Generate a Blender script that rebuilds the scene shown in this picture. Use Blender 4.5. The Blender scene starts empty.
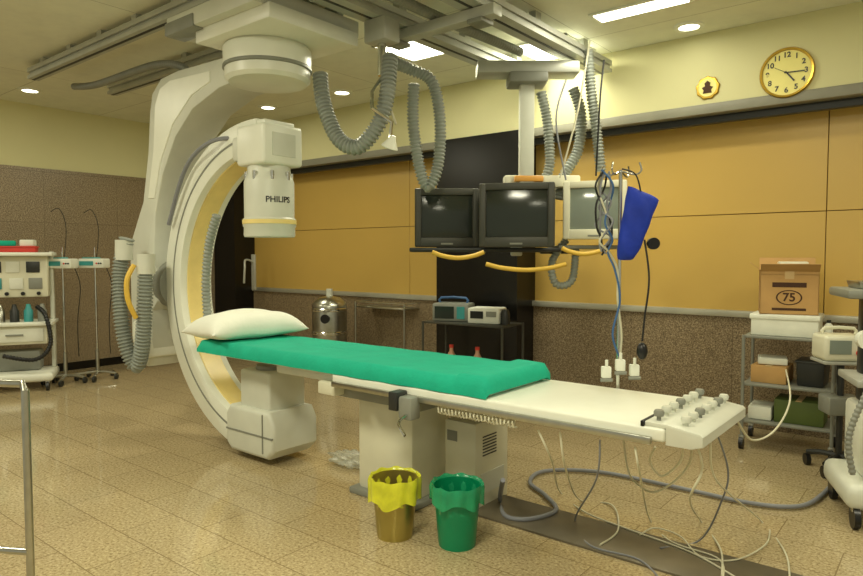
import bpy, bmesh, math, random
from mathutils import Vector, Matrix
random.seed(4)
S=bpy.context.scene; C=S.collection
S.view_settings.view_transform='Standard'
PI=math.pi; R=math.radians
# ------------------------------------------------------------ camera
H=1.45; F=655.0; YAW=R(38.9); PIT=math.atan(32/F)
cd=bpy.data.cameras.new('camera'); cam=bpy.data.objects.new('camera',cd); C.objects.link(cam)
cam.location=(0,0,H); cam.rotation_euler=(PI/2-PIT,0,YAW); cd.sensor_width=36; cd.lens=36*F/863; cd.clip_start=.05
S.camera=cam
fw=Vector((-math.sin(YAW)*math.cos(PIT),math.cos(YAW)*math.cos(PIT),-math.sin(PIT)))
rt=Vector((math.cos(YAW),math.sin(YAW),0)); up=rt.cross(fw); O=Vector((0,0,H))
fh=Vector((-math.sin(YAW),math.cos(YAW),0))
def ray(px,py): return fw+rt*((px-431.5)/F)+up*((288-py)/F)
def atz(px,py,z): d=ray(px,py); return O+d*((z-H)/d.z)
def aty(px,py,y): d=ray(px,py); return O+d*(y/d.y)
def atx(px,py,x): d=ray(px,py); return O+d*(x/d.x)
def atd(px,py,D): d=ray(px,py); return O+d*(D/d.dot(fh))
# ------------------------------------------------------------ materials
def lin(c): return tuple(((v/255)/12.92 if v/255<=.04045 else ((v/255+.055)/1.055)**2.4) for v in c)
def M(name,rgb,rough=.5,metal=0,var=.08,ns=6,bump=0,emit=0,trans=0,alpha=1,bs=60):
    m=bpy.data.materials.new(name); m.use_nodes=True; nt=m.node_tree; b=nt.nodes['Principled BSDF']
    c=lin(rgb); tc=nt.nodes.new('ShaderNodeTexCoord'); n=nt.nodes.new('ShaderNodeTexNoise'); n.inputs['Scale'].default_value=ns; n.inputs['Detail'].default_value=4
    nt.links.new(tc.outputs['Object'],n.inputs['Vector'])
    cr=nt.nodes.new('ShaderNodeValToRGB'); cr.color_ramp.elements[0].position=.3; cr.color_ramp.elements[1].position=.7
    cr.color_ramp.elements[0].color=tuple(max(0,v*(1-var)) for v in c)+(1,); cr.color_ramp.elements[1].color=tuple(min(1,v*(1+var)) for v in c)+(1,)
    nt.links.new(n.outputs['Fac'],cr.inputs['Fac']); nt.links.new(cr.outputs['Color'],b.inputs['Base Color'])
    b.inputs['Roughness'].default_value=rough; b.inputs['Metallic'].default_value=metal
    if emit: b.inputs['Emission Color'].default_value=c+(1,); b.inputs['Emission Strength'].default_value=emit
    if trans: b.inputs['Transmission Weight'].default_value=trans
    if alpha<1: b.inputs['Alpha'].default_value=alpha
    if bump:
        n2=nt.nodes.new('ShaderNodeTexNoise'); n2.inputs['Scale'].default_value=bs; nt.links.new(tc.outputs['Object'],n2.inputs['Vector'])
        bp=nt.nodes.new('ShaderNodeBump'); bp.inputs['Strength'].default_value=bump; bp.inputs['Distance'].default_value=.01
        nt.links.new(n2.outputs['Fac'],bp.inputs['Height']); nt.links.new(bp.outputs['Normal'],b.inputs['Normal'])
    return m
def tiles(name,cols,scale,rough,axes,bw,bh,mortar,mcol,offs=0.0,spec=.5,tv=.92):
    m=bpy.data.materials.new(name); m.use_nodes=True; nt=m.node_tree; N=nt.nodes.new; L=nt.links.new; b=nt.nodes['Principled BSDF']
    tc=N('ShaderNodeTexCoord'); n=N('ShaderNodeTexNoise'); n.inputs['Scale'].default_value=scale; n.inputs['Detail'].default_value=4; n.inputs['Roughness'].default_value=.65
    L(tc.outputs['Object'],n.inputs['Vector'])
    cr=N('ShaderNodeValToRGB'); e=cr.color_ramp.elements
    e[0].position=.36; e[1].position=.64; e[0].color=lin(cols[0])+(1,); e[1].color=lin(cols[-1])+(1,)
    for i,c in enumerate(cols[1:-1]):
        q=e.new(.36+.28*(i+1)/(len(cols)-1)); q.color=lin(c)+(1,)
    L(n.outputs['Fac'],cr.inputs['Fac'])
    n3=N('ShaderNodeTexNoise'); n3.inputs['Scale'].default_value=1.3; L(tc.outputs['Object'],n3.inputs['Vector'])
    mr=N('ShaderNodeMapRange'); mr.inputs['To Min'].default_value=.9; mr.inputs['To Max'].default_value=1.1; L(n3.outputs['Fac'],mr.inputs['Value'])
    mx=N('ShaderNodeMix'); mx.data_type='RGBA'; mx.blend_type='MULTIPLY'; mx.inputs[0].default_value=1
    L(cr.outputs['Color'],mx.inputs[6]); L(mr.outputs['Result'],mx.inputs[7])
    sp=N('ShaderNodeSeparateXYZ'); L(tc.outputs['Object'],sp.inputs[0]); cb=N('ShaderNodeCombineXYZ')
    L(sp.outputs[axes[0]],cb.inputs['X']); L(sp.outputs[axes[1]],cb.inputs['Y'])
    br=N('ShaderNodeTexBrick'); br.offset=offs; br.inputs['Scale'].default_value=1; br.inputs['Brick Width'].default_value=bw; br.inputs['Row Height'].default_value=bh
    br.inputs['Mortar Size'].default_value=mortar; br.inputs['Mortar Smooth'].default_value=.1
    br.inputs['Color1'].default_value=(1,1,1,1); br.inputs['Color2'].default_value=(tv,tv,tv,1); br.inputs['Mortar'].default_value=(1,1,1,1)
    L(cb.outputs[0],br.inputs['Vector'])
    m2=N('ShaderNodeMix'); m2.data_type='RGBA'; m2.blend_type='MULTIPLY'; m2.inputs[0].default_value=1
    L(mx.outputs[2],m2.inputs[6]); L(br.outputs['Color'],m2.inputs[7])
    m3=N('ShaderNodeMix'); m3.data_type='RGBA'; L(br.outputs['Fac'],m3.inputs[0]); L(m2.outputs[2],m3.inputs[6]); m3.inputs[7].default_value=lin(mcol)+(1,)
    L(m3.outputs[2],b.inputs['Base Color']); b.inputs['Roughness'].default_value=rough; b.inputs['Specular IOR Level'].default_value=spec
    return m
white=M('painted_white',(232,234,220),.35,var=.03)
cream=M('cream_plastic',(222,220,196),.4,var=.04)
offw=M('offwhite_panel',(210,212,198),.42,var=.04)
greyp=M('grey_plastic',(134,136,126),.45)
hosem=M('corrugated_grey',(144,150,142),.5)
dark=M('dark_plastic',(42,44,42),.4)
bez=M('charcoal_bezel',(64,64,56),.45)
black=M('black_plastic',(14,14,15),.35)
blackg=M('black_granite',(13,12,11),.25,ns=60,var=.5)
steel=M('brushed_steel',(184,184,174),.28,1,ns=20)
alu=M('aluminium',(182,184,174),.45,.25)
chrome=M('chrome',(215,215,208),.12,1)
strip=M('yellow_cream_track',(238,216,140),.35)
yellow=M('yellow_bin_metal',(178,164,96),.28,.8)
ygrip=M('amber_grip',(226,186,74),.45)
greenb=M('green_plastic',(0,132,88),.35)
liner=M('liner_film',(236,238,60),.25,trans=.1,alpha=.88,var=.15,ns=18)
linerw=M('green_liner_film',(40,168,118),.25,trans=.1,alpha=.85,var=.15,ns=18)
teal=M('green_drape_cloth',(0,172,140),.8,var=.07,ns=9,bump=.3,bs=45)
pillowm=M('white_cotton',(240,242,230),.85,bump=.4,bs=14,var=.03)
glass=M('dark_screen_glass',(42,48,42),.12,var=.02)
glass2=M('grey_screen_glass',(132,142,132),.1,var=.02)
bluem=M('blue_fabric',(10,48,165),.75,bump=.4,bs=30,var=.2)
redm=M('red_plastic',(205,60,48),.5)
tealp=M('teal_panel',(60,150,150),.4)
cardb=M('cardboard',(192,152,94),.8,var=.08,bump=.1)
cardd=M('brown_print',(70,44,26),.8)
tape=M('packing_tape',(206,176,124),.3)
greenc=M('olive_green_box',(84,100,44),.6)
foam=M('white_foam',(228,230,216),.8,bump=.1)
cabw=M('cream_cable',(206,202,176),.5)
cabg=M('grey_cable',(132,134,140),.5)
cabb=M('blue_cable',(60,100,150),.5)
cabk=M('black_cable',(22,22,22),.5)
pink=M('amber_liquid_plastic',(196,150,120),.35)
gold=M('gold',(190,155,60),.3,.8)
clockf=M('clock_face_paper',(238,228,140),.5,var=.03)
wallc=M('cream_wall_paint',(216,212,164),.7,var=.03,ns=1.2)
yelp=M('mustard_wall_laminate',(199,165,86),.36,var=.05,ns=.8)
yeld=M('seam_shadow',(112,84,36),.6)
sillm=M('sill_metal',(180,178,162),.35,.3)
soffm=M('soffit_strip',(132,130,114),.5)  # strip grey made darker, with the shadow under the bulkhead in its colour
platem=M('floor_cover_metal',(110,102,84),.4,.3,var=.2,ns=4)
lamp=M('light_diffuser',(255,253,230),.5,emit=8)
film=M('clear_plastic_film',(225,228,215),.15,trans=.4,alpha=.6,var=.15,ns=20)
dg=tiles('granite_dado_left',[(92,78,58),(132,116,90),(148,131,104),(176,161,132)],90,.32,(1,2),.9,.62,.002,(96,82,62))
dgr=tiles('granite_dado_right',[(82,68,50),(124,107,82),(144,127,99),(174,157,128)],90,.32,(0,2),.9,2.0,.002,(88,74,56))
flm=tiles('polished_floor_tiles',[(142,124,90),(176,158,120),(188,171,132),(208,192,154)],70,.10,(0,1),.6,.3,.003,(140,122,88),.5,tv=.93)
ceilm=tiles('ceiling_panels',[(226,227,208),(230,231,212),(233,234,214)],5,.7,(0,1),2.4,1.2,.004,(176,174,154),tv=.97)
# ------------------------------------------------------------ mesh builder
def smooth(pts,n=8,closed=False):
    pts=[Vector(p) for p in pts]
    if len(pts)<3: return pts
    out=[]; L=len(pts)
    for i in range(L-1):
        p0=pts[max(i-1,0)];p1=pts[i];p2=pts[i+1];p3=pts[min(i+2,L-1)]
        for k in range(n):
            t=k/n
            out.append(.5*((2*p1)+(p2-p0)*t+(2*p0-5*p1+4*p2-p3)*t*t+(3*p1-p0-3*p2+p3)*t**3))
    out.append(pts[-1]); return out
def resample(pts,step):
    out=[pts[0]]; acc=0
    for a,b in zip(pts,pts[1:]):
        l=(b-a).length
        if l<1e-9: continue
        t=step-acc
        while t<=l: out.append(a+(b-a)*(t/l)); t+=step
        acc=(acc+l)%step
    return out
class MB:
    def __init__(s): s.bm=bmesh.new()
    def box(s,c,sz,b=0,rz=0,rot=None,seg=2,taper=None):
        m=Matrix.Translation(Vector(c))@(rot.to_4x4() if rot else Matrix.Rotation(rz,4,'Z'))@Matrix.Diagonal((sz[0],sz[1],sz[2],1))
        r=bmesh.ops.create_cube(s.bm,size=1)
        if taper:
            for v in r['verts']:
                if v.co.z>0: v.co.x*=taper[0]; v.co.y*=taper[1]
        bmesh.ops.transform(s.bm,matrix=m,verts=r['verts'])
        if b:
            es=set(e for v in r['verts'] for e in v.link_edges)
            bmesh.ops.bevel(s.bm,geom=list(es),offset=b,segments=seg,affect='EDGES',profile=.5)
        return s
    def b2(s,x0,x1,y0,y1,z0,z1,b=0,seg=2): return s.box(((x0+x1)/2,(y0+y1)/2,(z0+z1)/2),(abs(x1-x0),abs(y1-y0),abs(z1-z0)),b,seg=seg)
    def cyl(s,p0,p1,r0,r1=None,n=20,cap=True):
        p0=Vector(p0);p1=Vector(p1);d=p1-p0;q=d.to_track_quat('Z','Y').to_matrix().to_4x4()
        bmesh.ops.create_cone(s.bm,cap_ends=cap,segments=n,radius1=r0,radius2=(r0 if r1 is None else r1),depth=d.length,matrix=Matrix.Translation((p0+p1)/2)@q)
        return s
    def sph(s,c,r,sc=(1,1,1),n=14):
        bmesh.ops.create_uvsphere(s.bm,u_segments=n,v_segments=max(6,n//2+2),radius=r,matrix=Matrix.Translation(Vector(c))@Matrix.Diagonal((sc[0],sc[1],sc[2],1))); return s
    def lathe(s,prof,c=(0,0,0),n=28,mat=None,wob=0):
        m=Matrix.Translation(Vector(c))@(mat if mat else Matrix.Identity(4)); rings=[]
        for (r,z) in prof:
            rings.append([s.bm.verts.new(m@Vector((r*(1+wob*math.sin(9*2*PI*i/n))*math.cos(2*PI*i/n),r*(1+wob*math.sin(9*2*PI*i/n))*math.sin(2*PI*i/n),z))) for i in range(n)])
        for a,b in zip(rings,rings[1:]):
            for i in range(n): s.bm.faces.new((a[i],a[(i+1)%n],b[(i+1)%n],b[i]))
        if prof[0][0]>1e-4: s.bm.faces.new(rings[0][::-1])
        if prof[-1][0]>1e-4: s.bm.faces.new(rings[-1])
        bmesh.ops.remove_doubles(s.bm,verts=[v for q in rings for v in q],dist=1e-6); return s
    def openlathe(s,prof,c=(0,0,0),n=28,mat=None):
        m=Matrix.Translation(Vector(c))@(mat if mat else Matrix.Identity(4))
        rings=[[s.bm.verts.new(m@Vector((r*math.cos(2*PI*i/n),r*math.sin(2*PI*i/n),z))) for i in range(n)] for r,z in prof]
        for a,b in zip(rings,rings[1:]):
            for i in range(n): s.bm.faces.new((a[i],a[(i+1)%n],b[(i+1)%n],b[i]))
        return s
    def tube(s,pts,r,n=8,sm=6,rib=0,pitch=.03):
        P=smooth(pts,sm) if sm else [Vector(p) for p in pts]
        if rib: P=resample(smooth(pts,24),pitch/4)
        P=[p for i,p in enumerate(P) if i==0 or (p-P[i-1]).length>1e-6]
        T=[(P[min(i+1,len(P)-1)]-P[max(i-1,0)]).normalized() for i in range(len(P))]
        u=T[0].orthogonal().normalized(); rings=[]
        for i,p in enumerate(P):
            u=(u-T[i]*u.dot(T[i])).normalized(); w=T[i].cross(u)
            rr=r
            if rib: rr=r*(1+(rib if (i%4) in (1,2) else -rib))
            rings.append([s.bm.verts.new(p+(u*math.cos(2*PI*k/n)+w*math.sin(2*PI*k/n))*rr) for k in range(n)])
        for a,b in zip(rings,rings[1:]):
            for k in range(n): s.bm.faces.new((a[k],a[(k+1)%n],b[(k+1)%n],b[k]))
        s.bm.faces.new(rings[0][::-1]); s.bm.faces.new(rings[-1]); return s
    def prism(s,poly,ax,a0,a1,b=0,seg=2):
        def mk(u,v,a): return {'y':(u,a,v),'z':(u,v,a),'x':(a,u,v)}[ax]
        A=[s.bm.verts.new(mk(u,v,a0)) for u,v in poly]; B=[s.bm.verts.new(mk(u,v,a1)) for u,v in poly]; n=len(poly)
        f1=s.bm.faces.new(A); f2=s.bm.faces.new(B[::-1]); fs=[f1,f2]
        for i in range(n): fs.append(s.bm.faces.new((A[i],B[i],B[(i+1)%n],A[(i+1)%n])))
        bmesh.ops.recalc_face_normals(s.bm,faces=fs)
        if b: bmesh.ops.bevel(s.bm,geom=list(set(f1.edges)|set(f2.edges)),offset=b,segments=seg,affect='EDGES',profile=.5)
        return s
    def build(s,name,mat,parent=None,world=False,ang=38):
        bmesh.ops.recalc_face_normals(s.bm,faces=s.bm.faces)
        me=bpy.data.meshes.new(name); s.bm.to_mesh(me); s.bm.free()
        return mkobj(name,me,mat,parent,world,ang)
def rootm(p): return Matrix.Translation(p.location)@Matrix.Rotation(p.rotation_euler.z,4,'Z')
def mkobj(name,me,mat,parent=None,world=False,ang=38):
    me.materials.clear(); me.materials.append(mat)
    if len(me.polygons):
        me.polygons.foreach_set('use_smooth',[True]*len(me.polygons)); me.set_sharp_from_angle(angle=R(ang))
    o=bpy.data.objects.new(name,me); C.objects.link(o)
    if parent:
        o.parent=parent
        if world:
            q=parent; 
            while q.parent: q=q.parent
            me.transform(rootm(q).inverted())
    else:
        xs=[v.co for v in me.vertices]
        c=Vector(((min(v.x for v in xs)+max(v.x for v in xs))/2,(min(v.y for v in xs)+max(v.y for v in xs))/2,min(v.z for v in xs)))
        me.transform(Matrix.Translation(-c)); o.location=c
    return o
def tag(o,label,cat,group=None):
    o['label']=label;o['category']=cat
    if group:o['group']=group
    return o
def thing(name,label,cat,loc,rz=0,group=None):
    o=bpy.data.objects.new(name,None); C.objects.link(o); o.location=loc; o.rotation_euler=(0,0,rz); o.empty_display_size=.1
    return tag(o,label,cat,group)
def struct(name,mb,mat):
    o=mb.build(name,mat); o['kind']='structure'; return o
def text(s,size,mat,name,parent,mtx,ext=.0015,bend=None,off=0):
    cu=bpy.data.curves.new('t','FONT'); cu.body=s; cu.size=size; cu.extrude=ext; cu.offset=off; cu.align_x='CENTER'; cu.align_y='CENTER'
    t=bpy.data.objects.new('t',cu); C.objects.link(t); bpy.context.view_layer.update()
    me=bpy.data.meshes.new_from_object(t.evaluated_get(bpy.context.evaluated_depsgraph_get())); bpy.data.objects.remove(t)
    if bend:
        for v in me.vertices:
            a=v.co.x/bend; v.co=Vector(((bend+v.co.z)*math.sin(a),v.co.y,(bend+v.co.z)*math.cos(a)-bend))
    me.transform(mtx); return mkobj(name,me,mat,parent)
# ------------------------------------------------------------ setting
XL=-8.8; YR=6.0; YB=5.68; ZC=3.28; XR=4.0; YF=-3.0
struct('floor',MB().b2(XL-.2,XR,YF,YR+.2,-.1,0),flm)
struct('ceiling',MB().b2(XL-.2,XR,YF,YR+.2,ZC,ZC+.1),ceilm)
struct('wall_left',MB().b2(XL-.15,XL,YF,YR+.15,0,ZC),wallc)
struct('trim_1',MB().b2(XL,XL+.025,YF,YR,0,2.52),dg)
m=MB()
xs=[XL,-5.18,-3.9,-.835,1.9,XR]
m.b2(XL,XR,YR+.02,YR+.15,0,ZC)
wr=struct('wall_right',m,yeld)
m=MB()
for a,b in zip(xs,xs[1:]):
    m.b2(a+.003,b-.003,YR,YR+.03,.98,1.803,.002,1); m.b2(a+.003,b-.003,YR,YR+.03,1.809,2.75,.002,1)
struct('trim_2',m,yelp)
struct('trim_3',MB().b2(XL,XR,YR-.03,YR+.02,0,.93),dgr)
struct('trim_4',MB().b2(XL,XR,YR-.06,YR+.02,.93,.985,.006),sillm)
struct('trim_5',MB().b2(XL,XR,YB,YR+.02,2.70,ZC,.004),wallc)
struct('trim_6',MB().b2(XL,XR,YB-.015,YB+.1,2.62,2.70,.004),soffm)
struct('trim_8',MB().b2(XL,XR,YB+.1,YB+.16,2.56,2.66,.004),dark)
struct('wall_center',MB().b2(-4.48,-3.45,5.64,YR+.02,0,2.7),blackg)
struct('wall_corner',MB().b2(XL,XL+.55,YR-.35,YR+.02,0,2.62),blackg)
struct('baseboard_left',MB().b2(XL+.02,XL+.04,YF,YR-.35,0,.1),blackg)
# ------------------------------------------------------------ lights
def downlight(p,label):
    t=thing('ceiling_light',label,'ceiling light',(p.x,p.y,ZC),0,'round ceiling downlights')
    MB().openlathe([(.075,-.002),(.08,-.015),(.115,-.012),(.12,0),(.075,0)],n=28).build('rim',white,t)
    MB().cyl((0,0,-.008),(0,0,-.003),.078,n=24).build('diffuser',lamp,t)
for (px,py,l) in [(689,26,'round recessed downlight nearest the wall clock'),(342,92,'round recessed downlight above the yellow wall left end'),(268,107,'small round downlight right of the big c-arm column'),(30,90,'small round downlight at far left above the granite wall')]:
    downlight(atz(px,py,ZC),l)
PL=[(417,47),(552,48)]
for i,(px,py) in enumerate(PL):
    p=atz(px,py,ZC)
    t=thing('panel_light',['bright square ceiling light left of the monitor rails','bright square ceiling light behind the monitor rails'][i],'ceiling light',(p.x,p.y,ZC),0,'square ceiling lights')
    m=MB()
    for a in (-1,1): m.b2(-.28,.28,a*.26,a*.28,-.015,0); m.b2(a*.26,a*.28,-.28,.28,-.015,0)
    m.build('frame',white,t); MB().b2(-.26,.26,-.26,.26,-.01,-.002).build('diffuser',lamp,t)
p=atz(640,7,ZC)
t=thing('strip_light','narrow recessed ceiling light at the top, left of the clock','ceiling light',(p.x,p.y,ZC))
MB().b2(-.36,.36,-.11,.11,-.014,0,.003).build('frame',white,t); MB().b2(-.33,.33,-.08,.08,-.018,-.012).build('diffuser',lamp,t)
def area(x,y,z,sx,sy,pw,col=(1,.955,.725)):
    l=bpy.data.lights.new('room_lamp','AREA'); l.shape='RECTANGLE'; l.size=sx; l.size_y=sy; l.energy=pw; l.color=col
    o=bpy.data.objects.new('room_lamp',l); C.objects.link(o); o.location=(x,y,z)
for a,pw in zip(PL,(24,12)):
    q=atz(*a,ZC); area(q.x,q.y,ZC-.03,.5,.5,pw)
area(p.x,p.y,ZC-.03,.6,.14,14)
for (x,y,pw) in [(-1.2,.6,78),(.8,3.2,38),(-4.6,.4,60),(-7.2,1.2,30),(-6.6,4.2,23),(1,-1.5,34),(-1.2,4.0,15)]: area(x,y,ZC-.04,.7,.7,pw)
w=bpy.data.worlds.new('world'); S.world=w; w.use_nodes=True; w.node_tree.nodes['Background'].inputs[0].default_value=(1,.955,.70,1); w.node_tree.nodes['Background'].inputs[1].default_value=.44
# ------------------------------------------------------------ ceiling rails
def rail(x0,x1,y0,y1,label,grp,z0=3.13,ww=.10):
    t=thing('ceiling_rail',label,'ceiling rail',((x0+x1)/2,(y0+y1)/2,z0),0,grp)
    m=MB(); lx=abs(x1-x0)/2; ly=abs(y1-y0)/2
    pr=[(-ww/2,0),(ww/2,0),(ww/2,.03),(ww/2-.02,.03),(ww/2-.02,.06),(ww/2,.06),(ww/2,.1),(-ww/2,.1),(-ww/2,.06),(-ww/2+.02,.06),(-ww/2+.02,.03),(-ww/2,.03)]
    m.prism(pr,'x' if lx>ly else 'y',-max(lx,ly),max(lx,ly))
    m.build('profile',alu,t)
    if lx>ly: MB().b2(-lx,lx,-.012,.012,-.003,.002).build('slot',dark,t)
    else: MB().b2(-.012,.012,-ly,ly,-.003,.002).build('slot',dark,t)
    n=6
    for k in range(n):
        f=-1+2*(k+.5)/n
        (MB().b2(f*lx-.04,f*lx+.04,-.03,.03,.10,ZC-z0) if lx>ly else MB().b2(-.03,.03,f*ly-.04,f*ly+.04,.10,ZC-z0)).build('ceiling_mount',alu,t)
    return t
rail(-6.95,-3.5,2.55,2.55,'silver ceiling rail carrying the c-arm, on the near side','c-arm ceiling rails')
rail(-6.95,-3.5,3.3,3.3,'silver ceiling rail carrying the c-arm, on the far side','c-arm ceiling rails')
rail(-3.2,-3.2,.8,5.6,'silver ceiling rail of the monitor boom, nearer the c-arm','monitor boom rails',3.08,.18)
rail(-2.55,-2.55,.8,5.6,'silver ceiling rail of the monitor boom, farther from the c-arm','monitor boom rails',3.08,.18)
tag(MB().tube([(-6.9,2.9,3.13),(-6.4,2.9,3.07),(-5.4,2.92,3.07),(-4.95,2.93,2.98),(-4.9,2.93,2.86)],.03,10,rib=.1,pitch=.03).build('corrugated_hose',greyp,ang=60),'dark ribbed hose running under the ceiling to the c-arm','hose')
tag(MB().tube([(-2.88,1.0,3.12),(-2.88,2.4,3.12),(-2.9,3.6,3.12),(-2.86,4.7,3.12)],.035,10,rib=.1,pitch=.03).build('corrugated_hose',greyp,ang=60),'grey ribbed hose lying between the two monitor boom rails','hose')
t=thing('rail_tie_bar','grey crossbar joining the two monitor boom rails above the hose loops','crossbar',(-2.87,3.62,3.0))
MB().b2(-.5,.5,-.05,.05,0,.075,.008).build('bar',alu,t); MB().b2(-.42,-.3,-.07,.07,-.03,.0,.006).build('bracket',greyp,t); MB().b2(.3,.42,-.07,.07,-.03,.0,.006).build('bracket',greyp,t)
# ------------------------------------------------------------ c-arm
CX,CY,CZ=-3.85,2.93,1.215
ca=thing('c_arm_x_ray_machine','large white ceiling-hung c-shaped x-ray arm around the head of the table','x-ray machine',(CX,CY,0))
MB().b2(CX-.55,CX+.46,CY-.45,CY+.45,3.0,3.12,.012).build('carriage',offw,ca,True)
MB().b2(CX-.56,CX-.2,CY-.46,CY-.3,2.99,3.08,.01).build('drive_box',greyp,ca,True)
MB().b2(CX-.30,CX+.52,CY-.38,CY+.38,2.91,3.01,.012).build('carriage_cover',white,ca,True)
MB().lathe([(.24,2.93),(.29,2.91),(.305,2.89),(.305,2.77),(.295,2.76),(.295,2.69),(.27,2.665),(.0,2.665)],(CX,CY,0),48).build('turntable',white,ca,True)
MB().openlathe([(.306,2.775),(.309,2.77),(.309,2.755),(.296,2.75)],(CX,CY,0),48).build('turntable_ring',greyp,ca,True)
poly=[(-3.85,2.86),(-4.75,2.88),(-5.0,2.86),(-5.14,2.76),(-5.18,2.62),(-5.22,2.3),(-5.32,1.9),(-5.52,1.6),(-5.56,1.45),(-5.56,.75),(-5.48,.55),(-5.3,.52),(-5.22,.68),(-5.2,1.0),(-5.12,1.08),(-5.12,1.34),(-5.16,1.45),(-5.12,1.8),(-5.0,2.1),(-4.8,2.38),(-4.55,2.56),(-4.2,2.66),(-3.85,2.69)]
MB().prism(poly,'y',CY-.17,CY+.17,.014,2).build('l_arm',offw,ca,True)
MB().prism([(-4.3,2.8),(-4.85,2.82),(-5.0,2.78),(-5.08,2.66),(-5.12,2.3),(-5.22,1.92),(-5.12,1.92),(-5.02,2.2),(-4.82,2.48),(-4.55,2.66),(-4.3,2.72)],'y',CY-.178,CY-.165,.004,1).build('arm_side_cover',white,ca,True)
MB().b2(-5.5,-5.22,CY-.2,CY+.2,.6,.9,.03).build('arm_foot_cover',white,ca,True)
MB().cyl((-5.14,CY,1.215),(-5.02,CY,1.215),.2,n=32).build('pivot',greyp,ca,True)
def arcpoly(r0,r1,a0,a1,n=48):
    o=[(CX+r1*math.cos(R(a0+(a1-a0)*i/n)),CZ+r1*math.sin(R(a0+(a1-a0)*i/n))) for i in range(n+1)]
    i_=[(CX+r0*math.cos(R(a0+(a1-a0)*i/n)),CZ+r0*math.sin(R(a0+(a1-a0)*i/n))) for i in range(n,-1,-1)]
    return o+i_
cr=MB().prism(arcpoly(.965,1.185,88,270),'y',CY-.14,CY+.14,.008,2).build('c_ring',white,ca,True)
MB().prism(arcpoly(.955,.968,100,262),'y',CY-.08,CY+.08).build('inner_track',strip,cr,True)
MB().prism(arcpoly(1.055,1.07,98,262),'y',CY-.143,CY-.137).build('side_groove',greyp,cr,True)
MB().prism(arcpoly(1.17,1.195,100,262),'y',CY-.1,CY+.1).build('outer_belt',greyp,cr,True)
MB().b2(CX-.15,CX+.17,CY-.17,CY+.17,2.08,2.36,.025,3).b2(CX-.10,CX+.13,CY-.13,CY+.13,2.34,2.39,.012).build('detector_housing',white,ca,True)
MB().b2(CX+.168,CX+.174,CY-.1,CY+.1,2.14,2.3,.002,1).build('service_panel',offw,ca,True)
MB().lathe([(.13,2.10),(.15,2.08),(.15,2.02),(.165,2.0),(.175,1.97),(.175,1.72),(.185,1.71),(.185,1.66),(.178,1.65),(.18,1.60),(.175,1.585),(0,1.585)],(CX,CY,0),40).build('detector_drum',offw,ca,True)
MB().openlathe([(.18,1.705),(.189,1.705),(.189,1.675),(.18,1.675)],(CX,CY,0),40).build('detector_collar',strip,ca,True)
for a in range(8):
    t=R(a*45+15); MB().cyl((CX+.16*math.cos(t),CY+.16*math.sin(t),1.98),(CX+.16*math.cos(t),CY+.16*math.sin(t),2.04),.014,n=10).build('bolt',chrome,ca,True)
text('PHILIPS',.058,black,'logo',ca,Matrix.Rotation(R(-16),4,'Z')@Matrix.Translation((.1765,0,1.84))@Matrix.Rotation(PI/2,4,'Z')@Matrix.Rotation(PI/2,4,'X'),.001,.176,.0008)
MB().b2(CX-.17,CX+.17,CY-.15,CY+.17,.36,.64,.02,3).build('collimator_housing',offw,ca,True)
MB().prism([(CX-.28,.10),(CX-.22,.05),(CX+.2,.05),(CX+.27,.12),(CX+.27,.3),(CX+.22,.38),(CX-.24,.38),(CX-.28,.32)],'y',CY-.2,CY+.2,.03,3).build('x_ray_tube_housing',offw,ca,True)
MB().b2(CX-.27,CX+.26,CY-.204,CY-.19,.2,.212).build('housing_seam',greyp,ca,True)
MB().b2(CX+.15,CX+.162,CY-.204,CY-.19,.09,.36).build('housing_seam',greyp,ca,True)
MB().cyl((CX,CY,.63),(CX,CY,.67),.11,n=28).build('beam_port',greyp,ca,True)
MB().b2(CX-.24,CX-.08,CY-.15,CY+.15,2.12,2.30,.03).build('ring_end_block',offw,ca,True)
def hose(pts,r,label,parent=None,m=hosem,name='corrugated_hose'):
    mb=MB().tube(pts,r,12,rib=.13,pitch=.028)
    if parent: return mb.build(name,m,parent,True,ang=60)
    return tag(mb.build(name,m,ang=60),label,'hose')
hose([atd(127,238,5.3),atd(120,270,5.3),atd(121,315,5.25),atd(127,348,5.25),atd(136,366,5.25),atd(142,348,5.2),atd(145,300,5.15),atd(146,256,5.15)],.055,None,ca)
hose([atd(217,215,4.72),atd(209,245,4.78),atd(206,285,4.82),atd(208,320,4.85)],.03,None,ca)
MB().tube([atd(134,265,5.1),atd(127,280,5.05),atd(128,300,5.05),atd(136,318,5.1)],.02,8).build('handle',ygrip,ca,True)
MB().cyl(atd(124,240,5.3),atd(124,260,5.3),.068,n=20).build('hose_clamp',offw,ca,True)
MB().cyl(atd(146,254,5.15),atd(146,274,5.15),.068,n=20).build('hose_clamp',offw,ca,True)
MB().tube([(CX-.2,CY-.05,2.3),(CX-.4,CY-.2,2.28),(CX-.75,CY-.2,2.12),(CX-1.05,CY-.18,1.7)],.016,8).build('cable',cabg,ca,True)
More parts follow.
